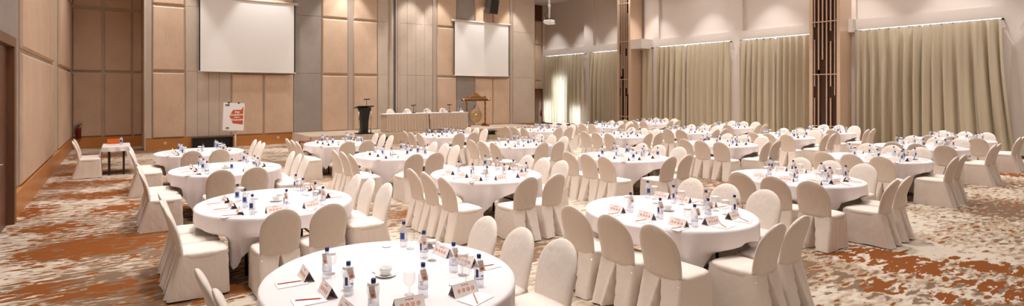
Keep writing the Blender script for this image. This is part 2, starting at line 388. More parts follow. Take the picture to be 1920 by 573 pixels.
# pillars with a lattice of slim bars
def pillar(y0, y1, nbar):
    xf = 23.1
    mb = MB(); fr = 0.09
    mb.box(xf+0.12, XR, y0, y1, 0, ZC)                                # core
    mb.box(xf, xf+0.12, y0, y0+fr*1.3, 0, ZC); mb.box(xf, xf+0.12, y1-fr*1.3, y1, 0, ZC)   # frame uprights
    p = mb.build('pillar', M['pillar_wood']); p['kind'] = 'structure'
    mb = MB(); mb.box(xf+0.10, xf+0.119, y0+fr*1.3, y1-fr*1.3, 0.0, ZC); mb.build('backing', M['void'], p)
    mb = MB()
    ys = [y0+fr*1.3+(y1-y0-fr*2.6)*(k+0.5)/6 for k in range(6)]
    for z in (0.80, 2.82, 4.88, 6.95): mb.box(xf-0.005, xf+0.03, y0+fr*1.25, y1-fr*1.25, z-0.018, z+0.018)
    spans = [[(2.0, 6.4)], [(0, 1.9), (2.35, 4.1), (4.5, ZC)], [(0.0, ZC)], [(3.4, ZC)], [(0, 3.0), (2.82, ZC)], [(0, 1.9), (2.35, 4.2), (4.7, ZC)]]
    for k, y in enumerate(ys):
        for (za, zb) in spans[k]:
            w = 0.015 if k in (0, 5) else 0.02
            mb.box(xf+0.01, xf+0.045, y-w, y+w, za, zb)
    mb.build('lattice', M['lattice'], p)
    return p
pillar(19.08, 19.97, 6); pillar(9.15, 10.23, 6)
b = MB(); b.box(23.15, XR, 18.4, 19.08, 4.45, 4.95); b.box(23.8, XR, 9.0, 9.15, 4.45, 4.95); struct('beam_trim', b, M['plaster'])

# curtains
curtain_names = ['pleated beige curtain in the far corner, daylight glowing through its lower half',
 'pleated beige curtain just stage-side of the farther lattice pillar',
 'narrow strip of curtain tucked under the beam beside the farther lattice pillar',
 'wide pleated beige curtain between the lattice pillars, nearer the farther pillar',
 'pleated beige curtain just stage-side of the nearer lattice pillar',
 'widest pleated beige curtain, between the nearer lattice pillar and bare wall',
 'curtain edge just showing at the photo\'s right border']
def drape(y0, y1, seed, flare=0.0):
    rnd = random.Random(seed)
    W = abs(y1-y0); nu = max(12, int(W/0.028)); nv = 14
    ph = [rnd.uniform(0, 6.28) for _ in range(6)]
    def fn(u, v):
        z = 4.492-v*4.36
        y = y0+(y1-y0)*u
        s = u*W
        w = s + 0.10*math.sin(1.3*s+ph[0]) + 0.07*math.sin(3.1*s+ph[1])
        a = 0.045+0.05*min(1, v*2.5)
        amp = 1.5*a*(0.75+0.35*math.sin(0.9*s+ph[4]+v))
        x = 23.91 - amp*math.sin(2*PI*w/0.30+ph[2]+0.5*math.sin(2.2*v+ph[3])) - 0.38*amp*math.sin(2*PI*w/0.145+ph[5]+v)
        y += flare*(v**1.5)*(u if flare else 0)
        y += 0.03*math.sin(2*PI*w/0.30+1.0)*min(1, v*3)
        z += 0.012*math.sin(2*PI*w/0.30)*(v > 0.99)
        return (x, y, z)
    mb = MB(); mb.grid(nu, nv, fn); return mb
for i, (ya, yb) in enumerate(WINS):
    c = empty('curtain', (0, 0, 0)); tag(c, curtain_names[i], 'curtain', 'curtains along the window wall')
    if i in (0, 3, 4, 5):
        mid = {0: 25.3, 3: 16.3, 4: 11.95, 5: 6.915}[i]
        drape(ya, mid+0.015, 10+i).build('drape', M['drape'], c)
        drape(mid-0.015, yb, 20+i, flare=(-0.3 if i == 5 else 0)).build('drape', M['drape'], c)
    else: drape(ya, yb, 30+i).build('drape', M['drape'], c)
    mb = MB(); mb.tube([(24.0, ya+0.03, 4.50), (24.0, yb-0.03, 4.50)], 0.012, 6)
    k = int((ya-yb)/0.30)
    for q in range(k+1): mb.box(23.92, 24.0, yb+q*0.30+.01, yb+q*0.30+0.02, 4.46, 4.512)
    for q in (ya, yb): mb.box(24.0, XR, q-0.015, q+0.015, 4.47, 4.52)
    mb.build('curtain_rail', M['dark_metal'], c)

# outlets
for (x, z, lb) in [(1.42, 0.24, 'small pale wall socket in base board near the recess corner'), (5.46, 0.27, 'small pale wall socket in base board beside the stage end')]:
    mb = MB(); mb.panel(x-0.045, x+0.045, z-0.045, z+0.045, YB-0.05, 0.012, 0.004)
    o = mb.build('wall_socket', M['outlet']); tag(o, lb, 'socket')
    mb = MB(); mb.box(x-0.02, x-0.008, YB-0.064, YB-0.0615, z-0.012, z+0.012); mb.box(x+0.008, x+0.02, YB-0.064, YB-0.0615, z-0.012, z+0.012); mb.build('socket_holes', M['black'], o)

# ------------------------------------------------------------------ screens
def screen(x0, x1, z0, z1, cx0, cx1, label):
    y = 22.25
    e = empty('mounted_projection_screen', ((x0+x1)/2, y, 0)); tag(e, label, 'projection screen')
    dx = -(x0+x1)/2; dy = -y
    T = Matrix.Translation((dx, dy, 0))
    mb = MB(); mb.box(x0+0.05, x1-0.05, y-0.004, y, z0, z1, mat=T); mb.build('screen_surface', M['screen'], e)
    for xa in (x0, x1-0.05):
        mb = MB(); mb.box(xa, xa+0.05, y-0.005, y+0.001, z0, z1, mat=T); mb.build('side_border', M['screen_edge'], e)
    mb = MB(); mb.tube([(x0-0.03, y, z0-0.01), (x1+0.03, y, z0-0.01)], 0.022, 10, mat=T); mb.build('bottom_bar', M['casing'], e)
    mb = MB(); mb.rings([[(x, y+0.075*math.cos(a)+0.03, z1+0.03+0.065*math.sin(a)) for a in [2*PI*k/12 for k in range(12)]] for x in (cx0, cx1)], 0, True, mat=T)
    for x in (cx0+0.05, cx1-0.05): mb.box(x-0.03, x+0.03, y+0.02, YB-.0855, z1+0.03, z1+0.08, mat=T)
    mb.build('casing', M['casing'], e)
screen(2.52, 6.12, 2.92, 5.73, 2.40, 6.24, 'larger white pull-down projection screen on the wall nearer the recess')
screen(13.87, 17.33, 2.96, 5.64, 13.77, 17.43, 'white pull-down projection screen hanging behind the gong')

# wall speaker
e = empty('wall_speaker', (15.98, 21.95, 6.5)); tag(e, 'grey box loudspeaker mounted high above the screen by the gong', 'speaker')
R1 = Matrix.Rotation(0.2, 4, 'X')
mb = MB(); mb.rings([[(sx*w, y, z) for sx, y in ((-1, -.22), (1, -.22), (1, .2), (-1, .2))] for w, z in ((.24, -.38), (.27, -.36), (.27, .36), (.24, .38))], 0, False, mat=R1); mb.build('cabinet', M['grey_metal'], e)
mb = MB(); mb.box(-.23, .23, -.236, -.222, -.34, .34, mat=R1); mb.build('grille', M['black'], e)
mb = MB(); mb.box(-.05, .05, .15, .42, -.05, .05); mb.box(-.12, .12, .40, .44, -.15, .15); mb.build('wall_bracket', M['dark_metal'], e)

# ceiling projector
e = empty('ceiling_projector', (12.18, 13.44, 4.45)); tag(e, 'white projector hanging on a pole before the curtain wall', 'projector')
mb = MB(); mb.rings([[(x, y, z) for x, y in ((-w, -d), (-w+.05, -d-.03), (w-.05, -d-.03), (w, -d), (w, d), (-w, d))] for w, d, z in ((.17, .11, -.03), (.20, .14, 0), (.20, .14, .07), (.17, .11, .10))], 0, False); mb.build('projector_body', M['white'], e, rz=0.5)
mb = MB(); mb.tube([(0.08, -.16, .035), (0.08, -.20, .035)], .035, 12); mb.build('lens', M['black'], e, rz=0.5)
mb = MB(); mb.box(-.16, .16, -.02, .02, .13, .15); mb.box(-.02, .02, -.14, .14, .13, .15); mb.box(-.16, -.14, -.02, .02, .09, .15); mb.box(.14, .16, -.02, .02, .09, .15); mb.tube([(-.12, 0, .15), (-.2, .05, .3), (-.05, .03, .35), (0, 0, .6)], .008); mb.build('bracket', M['dark_metal'], e)
mb = MB(); mb.tube([(0, 0, .13), (0, 0, ZC-4.45)], .03, 10); mb.tube([(0, 0, .55), (0, 0, .62)], .05, 10); mb.build('pole', M['white'], e)

# ------------------------------------------------------------------ stage
YS = 19.9; SX0, SX1, SZ = 6.05, 17.6, 0.44
e = empty('stage', (12, 21, 0)); tag(e, 'long low carpeted stage platform with pleated skirt along the back wall', 'stage')
T = Matrix.Translation((-12, -21, 0))
mb = MB(); mb.box(SX0, SX1, YS, YB-0.05, 0, SZ, mat=T); mb.build('platform', M['stage_top'], e)
def pleats(p0, p1, z0, z1, lam=0.14, amp=0.02, off=0.012, seed=1, flare=0.02, mat=None):
    """box-pleated skirt from p0 to p1, outward = right-hand side of the run"""
    p0, p1 = Vector(p0), Vector(p1); d = (p1-p0); W = d.length; d.normalize(); o = Vector((d.y, -d.x))
    rnd = random.Random(seed); k = max(2, int(round(W/lam))); prof = [0, .15, .9, 1, .95, 1, .9, .15]
    nu = k*8+1; jit = [rnd.uniform(.8, 1.2) for _ in range(k+1)]
    def fn(u, v):
        i = int(round(u*(nu-1))); s = i/8*W/k
        a = amp*prof[i % 8]*jit[min(k, i//8)]*(0.5+0.5*v)
        q = p0+d*min(s, W)+o*(off+a+flare*v)
        return (q.x, q.y, z1-(z1-z0)*v)
    m_ = MB(); m_.grid(nu, 5, fn)
    if mat: m_.v = [tuple(mat @ Vector(v)) for v in m_.v]
    return m_
pleats((SX0, YS), (SX1, YS), 0.01, SZ+.005, 0.16, 0.03, mat=T, seed=3).build('stage_skirt', M['skirting'], e)
pleats((SX1, YS), (SX1, YB-.06), 0.01, SZ+.005, 0.16, 0.03, mat=T, seed=4).build('stage_skirt', M['skirting'], e)
pleats((SX0, YB-.06), (SX0, YS), 0.01, SZ+.005, 0.16, 0.03, mat=T, seed=5).build('stage_skirt', M['skirt_pale'], e)

e = empty('stage_steps', (5.62, 19.35, 0)); tag(e, 'small two-tread stage steps with rust-red treads beside the stage end', 'steps')
for (x, z) in ((-.19, .15), (.17, .31)):
    mb = MB(); mb.box(x-.17, x+.17, -.55, .55, z-.04, z); mb.build('tread', M['mahogany'], e)
mb = MB()
for y in (-.5, .5):
    for x, z in ((-.33, .11), (0.0, .27), (.32, .27)): mb.box(x-.02, x+.02, y-.02, y+.02, 0, z)
    mb.box(-.33, .32, y-.015, y+.015, .05, .08)
mb.build('step_frame', M['black'], e)

# black opening box in the base of the back wall
e = empty('storage_box', (2.99, 22.2, 0)); tag(e, 'long low black open-fronted box against the back wall base', 'box')
mb = MB(); mb.box(-.70, .70, -.16, .18, 0, .03); mb.box(-.70, .70, -.16, .18, .38, .41); mb.box(-.70, -.66, -.16, .18, .03, .38); mb.box(.66, .70, -.16, .18, .03, .38); mb.box(-.66, .66, .15, .18, .03, .38); mb.build('carcass', M['black'], e)
mb = MB(); mb.box(-.66, .66, -.08, -.06, .03, .38); mb.build('inner_panel', M['black'], e)

# ------------------------------------------------------------------ chairs
def arch_w(t, W, t0=0.52):
    if t < t0: return W*(0.93+0.07*math.sin(PI*0.5*t/t0))
    return W*math.sqrt(max(0.0, 1-((t-t0)/(1-t0))**2.25))
def chair_meshes(seed, legs=False):
    rnd = random.Random(seed)
    n = 28
    # backrest
    mb = MB(); rings = []; K = 18
    ts = [0.5*(1-math.cos(PI*0.5*k/K*1.0))*2 if False else math.sin(PI*0.5*k/K) for k in range(K+1)]
    W = 0.212
    for t in ts:
        z = 0.43+0.50*t
        yc = -0.205-0.045*t-0.095*t*t
        w = max(arch_w(min(t, 0.9995), W), 0.004)
        h = 0.030*min(1, (w/W)*1.2+0.15)+0.006*math.sin(PI*t)
        ring = []
        for j in range(n):
            a = 2*PI*j/n; ca, sa = math.cos(a), math.sin(a)
            x = w*(abs(ca)**0.62)*(1 if ca >= 0 else -1)
            y = h*(abs(sa)**0.75)*(1 if sa >= 0 else -1)
            # slight hollow in the front of the back
            if sa > 0: y -= 0.010*math.sin(PI*t)*(1-(x/W)**2)
            if sa < 0: y += 0.012*math.sin(PI*t)*(x/W)**2
            ring.append((x+rnd.uniform(-.0006, .0006), yc+y, z))
        rings.append(ring)
    mb.rings(rings, 0, True); back = mb.mesh('backrest', M['cover'])
    # seat
    mb = MB(); rings = []; m = 40
    for (z, s) in ((0.405, 0.96), (0.43, 1.0), (0.455, 1.0), (0.472, 0.96), (0.481, 0.85), (0.486, 0.6), (0.488, 0.3), (0.488, 0.02)):
        ring = []
        for j in range(m):
            a = 2*PI*j/m; ca, sa = math.cos(a), math.sin(a)
            x = 0.217*(abs(ca)**0.42)*(1 if ca >= 0 else -1)*s
            y = 0.235*(abs(sa)**0.42)*(1 if sa >= 0 else -1)*s
            ring.append((x, y, z+0.004*noise.noise(Vector((x*9, y*9, seed)))))
        rings.append(ring)
    mb.rings(rings, 0, True); seat = mb.mesh('seat', M['cover'])
    # skirt: ring loft with folds and the rear inverted pleat
    mb = MB(); rings = []; nv = 12
    per = []
    def side(p, q, k): return [(p[0]+(q[0]-p[0])*i/k, p[1]+(q[1]-p[1])*i/k) for i in range(k)]
    for t in [i/4 for i in range(4)]: pass
    C = [(-1, -1), (-0.12, -1), (0.12, -1), (1, -1), (1, 1), (-1, 1)]
    per = side(C[0], C[1], 12)+side(C[1], C[2], 14)+side(C[2], C[3], 12)+side(C[3], C[4], 22)+side(C[4], C[5], 22)+side(C[5], C[0], 22)
    ph = [rnd.uniform(0, 6.28) for _ in range(8)]
    sw = rnd.uniform(0.8, 1.2)
    for i in range(nv+1):
        v = i/nv; z = 0.462*(1-v)+(0.012 if legs else 0.0)*v
        ring = []
        for (px, py) in per:
            # rounded rectangle
            ax, ay = abs(px), abs(py); r = 0.16
            x, y = px, py
            if ax > 1-r and ay > 1-r:
                dx, dy = ax-(1-r), ay-(1-r); l = math.hypot(dx, dy)
                mxx = max(dx, dy); f = mxx/l if l > 1e-6 else 1
                x = math.copysign((1-r)+dx*f, px); y = math.copysign((1-r)+dy*f, py)
            back_f = max(0.0, -py)
            hx = (0.210+0.010*v)+0.006*back_f*v
            X = x*hx
            Y = y*0.230+(0.022*v*y if y > 0 else -back_f**2*0.115*v**1.15)
            # folds
            th = math.atan2(py, px)
            fo = (math.sin(7*th+ph[0])*0.5+math.sin(11*th+ph[1])*0.35+math.sin(17*th+ph[2]+2*v)*0.25)*0.007*v*sw
            nl = math.hypot(x, y); X += x/nl*fo; Y += y/nl*fo
            # tension creases under the seat edge
            Y += 0.004*math.sin(38*z+6*px+ph[3])*(1-v)*(1 if py > 0 else 0.3)
            if abs(px) > 0.9: X += math.copysign(0.005*math.sin(34*z+5*py+ph[4])*math.sin(PI*min(1, v*1.4)), px)
            # rear pleat
            if py <= -0.999:
                wv = 0.016+0.30*v
                q = max(0.0, 1-abs(px)/wv)
                Y += 0.21*min(1, v*1.5)*q**0.7
                # flap lips
                Y -= 0.022*v*math.exp(-((abs(px)-wv-0.03)/0.08)**2)
            ring.append((X, Y, z+0.006*v*math.sin(5*th+ph[5])*(1 if legs else 0)))
        rings.append(ring)
    mb.rings(rings, 0, True, False, False); skirt = mb.mesh('skirt', M['cover'])
    return back, seat, skirt
def leg_mesh(x, y):
    mb = MB(); mb.tube([(x*0.93, y*0.85, 0.40), (x, y, 0.0)], [0.012, 0.010], 8); return mb.mesh('leg', M['gold'])
chair_protos = {}
for kind in ('near', 'far'):
    chair_protos[kind] = []
    for s in range(4 if kind == 'near' else 3):
        bk, st, sk = chair_meshes(s+(10 if kind == 'near' else 40), kind == 'near')
        r = empty('banquet_chair')
        ch = [(link('backrest', bk, r), []), (link('seat', st, r), []), (link('skirt', sk, r), [])]
        if kind == 'near':
            for (x, y) in ((-.20, -.27), (.20, -.27), (-.20, .20), (.20, .20)): ch.append((link('leg', leg_mesh(x, y), r), []))
        chair_protos[kind].append(Proto(r, ch))

# ------------------------------------------------------------------ tableware
def bottle_profile():
    return [(0.0005, 0.0), (0.026, 0.0), (0.0335, 0.006), (0.034, 0.03), (0.0325, 0.045), (0.0345, 0.06), (0.0345, 0.135), (0.029, 0.152), (0.022, 0.172), (0.0145, 0.185), (0.0132, 0.200)]
def label_band(mb, variant, mi_light, mi_dark):
    def arc(a0, a1, z0, z1, mi, r=0.0352):
        k = max(2, int(abs(a1-a0)/0.3)); vs = []; 
        for i in range(k+1):
            a = a0+(a1-a0)*i/k; vs += [(r*math.cos(a), r*math.sin(a), z0), (r*math.cos(a), r*math.sin(a), z1)]
        mb.add(vs, [(2*i, 2*i+2, 2*i+3, 2*i+1) for i in range(k)], mi, True)
    arc(0, 2*PI, 0.056, 0.060, mi_light); arc(0, 2*PI, 0.066, 0.068, mi_light)
    if variant == 0:      # mark side: a small scribble of letter strokes
        for a, z, h, w in [(-2.3, .100, .012, .10), (-2.12, .094, .022, .06), (-1.98, .098, .012, .10), (-1.78, .098, .012, .08), (-1.62, .092, .022, .06), (-2.2, .086, .004, .5), (-1.9, .12, .003, .25)]:
            arc(a, a+w, z, z+h, mi_dark)
    elif variant == 1:    # tall text block side
        arc(-2.6, -2.0, .072, .128, mi_dark); arc(-1.4, -0.9, .075, .085, mi_light)
    else:
        arc(-2.3, -1.0, .072, .130, mi_light); arc(-1.95, -1.35, .085, .118, mi_dark)
def tag_mesh():
    mb = MB()
    T_ = Matrix.Translation((-.012, -.030, 0.0)) @ Matrix.Rotation(0.25, 4, 'Y') @ Matrix.Rotation(-0.1, 4, 'X')
    mb.box(-.020, .020, -.0006, .0006, .105, .175, 0, mat=Matrix.Translation((0.02, -.006, 0)) @ Matrix.Rotation(0.1, 4, 'X'))
    n_ = 12; cx_, cz_ = .020, .121
    mb.add([(cx_+.012*math.cos(2*PI*k/n_), -.0195, cz_+.012*math.sin(2*PI*k/n_)) for k in range(n_)], [tuple(range(n_))], 1, False)
    return mb
bottle_protos = []
for var in range(3):
    mb = MB(); mb.lathe(bottle_profile(), 18); o = mb.build('water_bottle', M['pet'])
    ch = []
    mb = MB(); mb.lathe([(0.0145, 0.198), (0.0155, 0.200), (0.0155, 0.222), (0.0135, 0.225), (0.001, 0.2255)], 16); ch.append((mb.build('bottle_cap', M['cap'], o), []))
    mb = MB(); label_band(mb, var, 0, 1); ch.append((mb.build('bottle_label', [M['ink_blue'], M['ink_dark']], o), []))
    if var != 2:
        mb = MB()
        mb.box(-.020, .020, -.0007, .0007, -.075, 0, 0)
        mb.add([(.012*math.cos(2*PI*k/14), -.0012, -.056+.012*math.sin(2*PI*k/14)) for k in range(14)], [tuple(range(14))], 1, False)
        for zz in (-.030, -.036): mb.box(-.013, .013, -.0012, -.0008, zz, zz+.002, 2)
        t = mb.build('neck_tag', [M['tag'], M['orange'], M['card_shade_ink']], o); t.location = (-.004, -.034, .190); t.rotation_euler = (math.radians(-6), math.radians(-14), math.radians(-8))
        ch.append((t, []))
    bottle_protos.append(Proto(o, ch))
far_bottles = []
for var in range(2):
    mb = MB(); mb.lathe(bottle_profile(), 10); mb.lathe([(0.0145, 0.198), (0.0155, 0.222), (0.001, 0.2255)], 8, mi=1); label_band(mb, var+1, 2, 3)
    far_bottles.append(Proto(mb.build('water_bottle', [M['pet'], M['cap'], M['ink_blue'], M['ink_dark']]), []))
GOB = [(0.0005, 0.0), (0.033, 0.0), (0.034, 0.003), (0.012, 0.008), (0.005, 0.018), (0.0045, 0.050), (0.012, 0.062), (0.032, 0.078), (0.0405, 0.100), (0.0415, 0.120), (0.038, 0.150), (0.0365, 0.158)]
def goblet(cover, nseg=18):
    mb = MB(); mb.lathe(GOB, nseg, cap1=False); o = mb.build('water_goblet', M['glass'])
    ch = []
    if cover:
        mb = MB(); mb.lathe([(0.036, 0.146), (0.0375, 0.152), (0.0375, 0.163), (0.034, 0.166), (0.001, 0.167)], nseg, cap0=False); ch.append((mb.build('paper_cover', M['paper'], o), []))
    return Proto(o, ch)
gob_cov, gob_open = goblet(True), goblet(False)
mb = MB(); mb.lathe(GOB, 10, cap1=False); mb.lathe([(0.036, 0.146), (0.0375, 0.163), (0.001, 0.167)], 10, mi=1, cap0=False)
gob_far = Proto(mb.build('water_goblet', [M['glass'], M['paper']]), [])
def pad_mesh():
    mb = MB(); mb.box(-.105, .105, -.0745, .0745, 0, .004); return mb
def pencil_mb():
    mb = MB(); R_ = Matrix.Rotation(PI/2, 4, 'Y')
    mb.rings([[(x, r*math.cos(2*PI*k/6), .004+r*math.sin(2*PI*k/6)) for k in range(6)] for x, r in ((-.088, .0038), (.070, .0038))], 0, False)
    mb.rings([[(x, r*math.cos(2*PI*k/6), .004+r*math.sin(2*PI*k/6)) for k in range(6)] for x, r in ((.070, .0038), (.088, .0006))], 1, False)
    return mb
def card_mb(icons=True):
    mb = MB(); h, d, w, t = .078, .042, .100, .0012
    for sgn in (-1, 1):
        vs = []
        for (yy, zz) in ((sgn*d, 0), (0, h)):
            for off in (0, t):
                for x in (-w, w): vs.append((x, yy-sgn*off*0.9, zz-off*0.5 if zz else 0))
        # 0,1 outer bottom; 2,3 inner bottom; 4,5 outer top; 6,7 inner top
        mb.add(vs, [(0, 1, 5, 4)] if sgn < 0 else [(1, 0, 4, 5)], 0)
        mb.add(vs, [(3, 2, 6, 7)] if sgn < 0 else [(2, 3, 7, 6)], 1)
        mb.add(vs, [(0, 4, 6, 2), (1, 3, 7, 5), (0, 2, 3, 1)], 0)
    return mb
def card_marks():
    mb = MB(); h, d = .078, .042
    nrm = Vector((0, -h, d)).normalized()
    for sgn in (-1, 1):
        def P(x, s):   # s along slope 0..1
            y = sgn*(d*(1-s)); z = h*s
            return (x, y+sgn*.0009*h/0.0886, z+.0006)
        for q in range(4):
            cx_ = (-.057+.038*q); n_ = 14; ri, ro = .0085, .0125
            vs = []
            for k in range(n_):
                a = 2*PI*k/n_
                for r in (ri, ro): vs.append(P(cx_+r*math.cos(a), .45+r*math.sin(a)/.0886))
            fs = [(2*k, 2*((k+1) % n_), 2*((k+1) % n_)+1, 2*k+1) for k in range(n_)]
            if sgn > 0: fs = [tuple(reversed(f)) for f in fs]
            mb.add(vs, fs, 0)
            for (dx_, ds) in ((-.004, 0), (.002, .03)):
                vs = [P(cx_+dx_, .40+ds), P(cx_+dx_+.003, .40+ds), P(cx_+dx_+.006, .50+ds), P(cx_+dx_+.003, .50+ds)]
                mb.add(vs, [(0, 1, 2, 3)] if sgn < 0 else [(3, 2, 1, 0)], 0)
        for (x0, x1) in ((-.028, -.012), (-.008, .006), (.010, .028)):
            vs = [P(x0, .78), P(x1, .78), P(x1, .85), P(x0, .85)]; mb.add(vs, [(0, 1, 2, 3)] if sgn < 0 else [(3, 2, 1, 0)], 0)
    return mb
pad_p = Proto(pad_mesh().build('notepad', M['paper']), [])
pencil_p = Proto(pencil_mb().build('pencil', [M['pencil'], M['pencil_tip']]), [])
co = card_mb().build('tent_card', [M['card'], M['card_shade_ink']])
card_p = Proto(co, [(card_marks().build('printed_icons', M['orange'], co), [])])
card_far = Proto(card_mb().build('tent_card', [M['card'], M['card_shade_ink']]), [])
mb = MB(); mb.lathe([(0.001, 0.0), (0.045, 0.0), (0.07, 0.010), (0.078, 0.014), (0.077, 0.016), (0.045, 0.006), (0.001, 0.005)], 28); sauc = mb.build('cup_and_saucer', M['white'])
mb = MB(); mb.lathe([(0.001, 0.007), (0.028, 0.007), (0.036, 0.018), (0.047, 0.050), (0.050, 0.066), (0.048, 0.066), (0.043, 0.045), (0.030, 0.014), (0.001, 0.012)], 28); cupc = mb.build('cup', M['white'], sauc)
cup_p = Proto(sauc, [(cupc, [])])
mb = MB(); mb.lathe([(0.001, 0.0), (0.036, 0.0), (0.040, 0.006), (0.038, 0.011), (0.033, 0.009), (0.001, 0.008)], 24); lid_p = Proto(mb.build('paper_lid', M['white']), [])

# ------------------------------------------------------------------ round tables
R = 0.915; HALF = 1.075; TZ = 0.75; ROT = math.radians(3)
def cloth_mb(seed, chairs, nang=180):
    def seated(x, y):
        for (cx_, cy_, rz_) in chairs:
            dx, dy = x-cx_, y-cy_; c_, s_ = math.cos(-rz_), math.sin(-rz_)
            if abs(dx*c_-dy*s_) < 0.275 and abs(dx*s_+dy*c_) < 0.285: return True
        return False
    rnd = random.Random(seed); ph = [rnd.uniform(0, 6.28) for _ in range(10)]
    jr = rnd.uniform(-.05, .05)
    mb = MB(); rings = []
    svals = [0.0, 0.25, 0.6, 0.85, 0.96, 1.0]
    for s in svals:
        rings.append([(R*s*math.cos(2*PI*j/nang), R*s*math.sin(2*PI*j/nang), TZ) for j in range(nang)] if s > 0 else [(0.01*math.cos(2*PI*j/nang), 0.01*math.sin(2*PI*j/nang), TZ) for j in range(nang)])
    NH = 14
    for i in range(1, NH+1):
        ring = []
        for j in range(nang):
            a = 2*PI*j/nang; al = a-ROT-jr
            Lb = HALF/max(abs(math.cos(al)), abs(math.sin(al)))
            Lb = min(Lb, HALF*1.40)
            hang = (Lb-R)*(i/NH)**1.15
            # rounded table edge
            rr = 0.018
            if hang < rr*PI/2:
                q = hang/rr; r_ = R+rr*math.sin(q); z = TZ-rr*(1-math.cos(q))
            else:
                d = hang-rr*PI/2; r_ = R+rr; z = TZ-rr-d
                corner = abs(math.sin(2*al))
                g = 0.5*math.sin(13*a+ph[0])+0.38*math.sin(21*a+ph[1]+1.5*d)+0.26*math.sin(31*a+ph[2])
                r_ += (0.010+0.062*(d/0.5))*g*min(1, d/0.12)*(0.55+0.45*corner) + 0.02*d/0.5
                r_ -= 0.04*corner*d/0.5
                # where a chair is pushed in, its seat holds the hanging cloth back
                if z < 0.56:
                    q_ = r_
                    while q_ > 0.62 and seated(q_*math.cos(a), q_*math.sin(a)): q_ -= 0.01
                    r_ += (q_-r_)*min(1, (0.56-z)/0.06)
            ring.append((r_*math.cos(a), r_*math.sin(a), z))
        rings.append(ring)
    mb.rings(rings, 0, True, True, False)
    return mb
# table
tr = empty('round_table')
mb = MB(); mb.lathe([(0.001, 0.722), (0.895, 0.722), (0.905, 0.728), (0.905, 0.742), (0.895, 0.7455), (0.001, 0.7455)], 48); tt = mb.build('tabletop', M['table_wood'], tr)
tch = [(tt, [])]
for sx in (-1, 1):
    for sy in (-1, 1):
        mb = MB(); mb.tube([(sx*.38, sy*.30, .722), (sx*.42, sy*.34, .35), (sx*.42, sy*.36, 0)], .018, 8); tch.append((mb.build('leg', M['dark_metal'], tr), []))
mb = MB(); mb.tube([(-.42, -.34, .30), (-.42, .34, .30)], .013); mb.tube([(.42, -.34, .30), (.42, .34, .30)], .013); mb.tube([(-.4, 0, .70), (.4, 0, .70)], .013); tch.append((mb.build('leg_brace', M['dark_metal'], tr), []))
table_p = Proto(tr, tch)

TABLES = {  # name: (x, y, column, row from the stage 1..4)
 'A': (1.71, 3.64, 1, 4), 'B': (1.66, 6.90, 1, 3), 'C': (1.63, 10.36, 1, 2), 'D': (1.57, 13.60, 1, 1),
 'E': (5.33, 3.86, 2, 4), 'F': (5.18, 7.29, 2, 3), 'G': (5.12, 10.60, 2, 2), 'H': (5.00, 13.86, 2, 1),
 'J': (9.15, 4.26, 3, 4), 'N': (9.04, 7.66, 3, 3), 'O': (8.80, 11.00, 3, 2), 'I': (8.72, 14.60, 3, 1),
 'K': (13.33, 4.65, 4, 4), 'V': (13.48, 8.19, 4, 3), 'S': (13.30, 11.48, 4, 2), 'Q': (12.80, 14.75, 4, 1),
 'L': (17.03, 4.98, 5, 4), 'X': (17.25, 8.48, 5, 3), 'U': (16.55, 11.38, 5, 2), 'R': (16.30, 15.00, 5, 1),
 'M': (20.29, 5.18, 6, 4), 'Y': (20.60, 8.68, 6, 3), 'W': (20.20, 11.95, 6, 2), 'T': (19.80, 15.40, 6, 1)}
ORD = ['', 'first', 'second', 'third', 'fourth', 'fifth', 'sixth']
ROWN = ['', 'row nearest stage', 'second row from stage', 'third row from stage', 'row farthest from stage']
def tname(k):
    x, y, c, r = TABLES[k]
    return '%s table from panelled wall, %s' % (ORD[c], ROWN[r])
# backrest-top positions read relative to each table, where they differ from the usual lay-out
USUAL = [(-1.37, .12), (-1.38, -.35), (-1.38, -.84), (-.30, -1.45), (.21, -1.43), (1.32, .52), (1.32, .02), (1.32, -.46)]
TOPS = {
 'A': [(-1.27, .33), (-1.23, -.15), None, None, None, (1.26, .50), (1.28, -.01), (1.32, -.48)],
 'B': [(-1.27, .30), (-1.28, -.18), (-1.25, -.64), (-.26, -1.34), (.24, -1.34), (1.25, .42), (1.27, -.05), (1.31, -.52)],
 'F': [(-1.38, .11), (-1.39, -.38), (-1.39, -.89), (-.31, -1.52), (.20, -1.52), (1.35, .50), (1.33, .01), (1.33, -.46)],
 'G': [(-1.38, .15), (-1.38, -.33), (-1.38, -.81), (-.30, -1.48), (.19, -1.47), (1.28, .52), (1.28, .02), (1.28, -.47)],
 'E': [(-1.34, .21), (-1.33, -.29), (-1.30, -.79), (-.30, -1.38), (.23, -1.36), (1.34, .57), (1.33, .06), (1.31, -.43)],
 'J': [(-1.36, .16), (-1.36, -.33), (-1.34, -.82), (-.25, -1.41), (.28, -1.39), (1.30, .50), (1.30, .01), (1.30, -.48)],
 'N': [(-1.50, .14), (-1.46, -.33), (-1.50, -.82), (-.40, -1.50), (.12, -1.48), (1.28, .50), (1.26, .0), (1.26, -.52)],
 'K': [(-1.48, .36), (-1.46, -.12), (-1.42, -.60), (-.33, -1.40), (.22, -1.38), (1.34, .60), (1.30, .10), (1.30, -.42)]}
SEAT = ['stage-end wall-side seat', 'middle wall-side seat', 'outer wall-side seat', 'stage-facing seat nearer wall', 'stage-facing seat nearer curtains',
        'stage-end curtain-side seat', 'middle curtain-side seat', 'outer curtain-side seat']
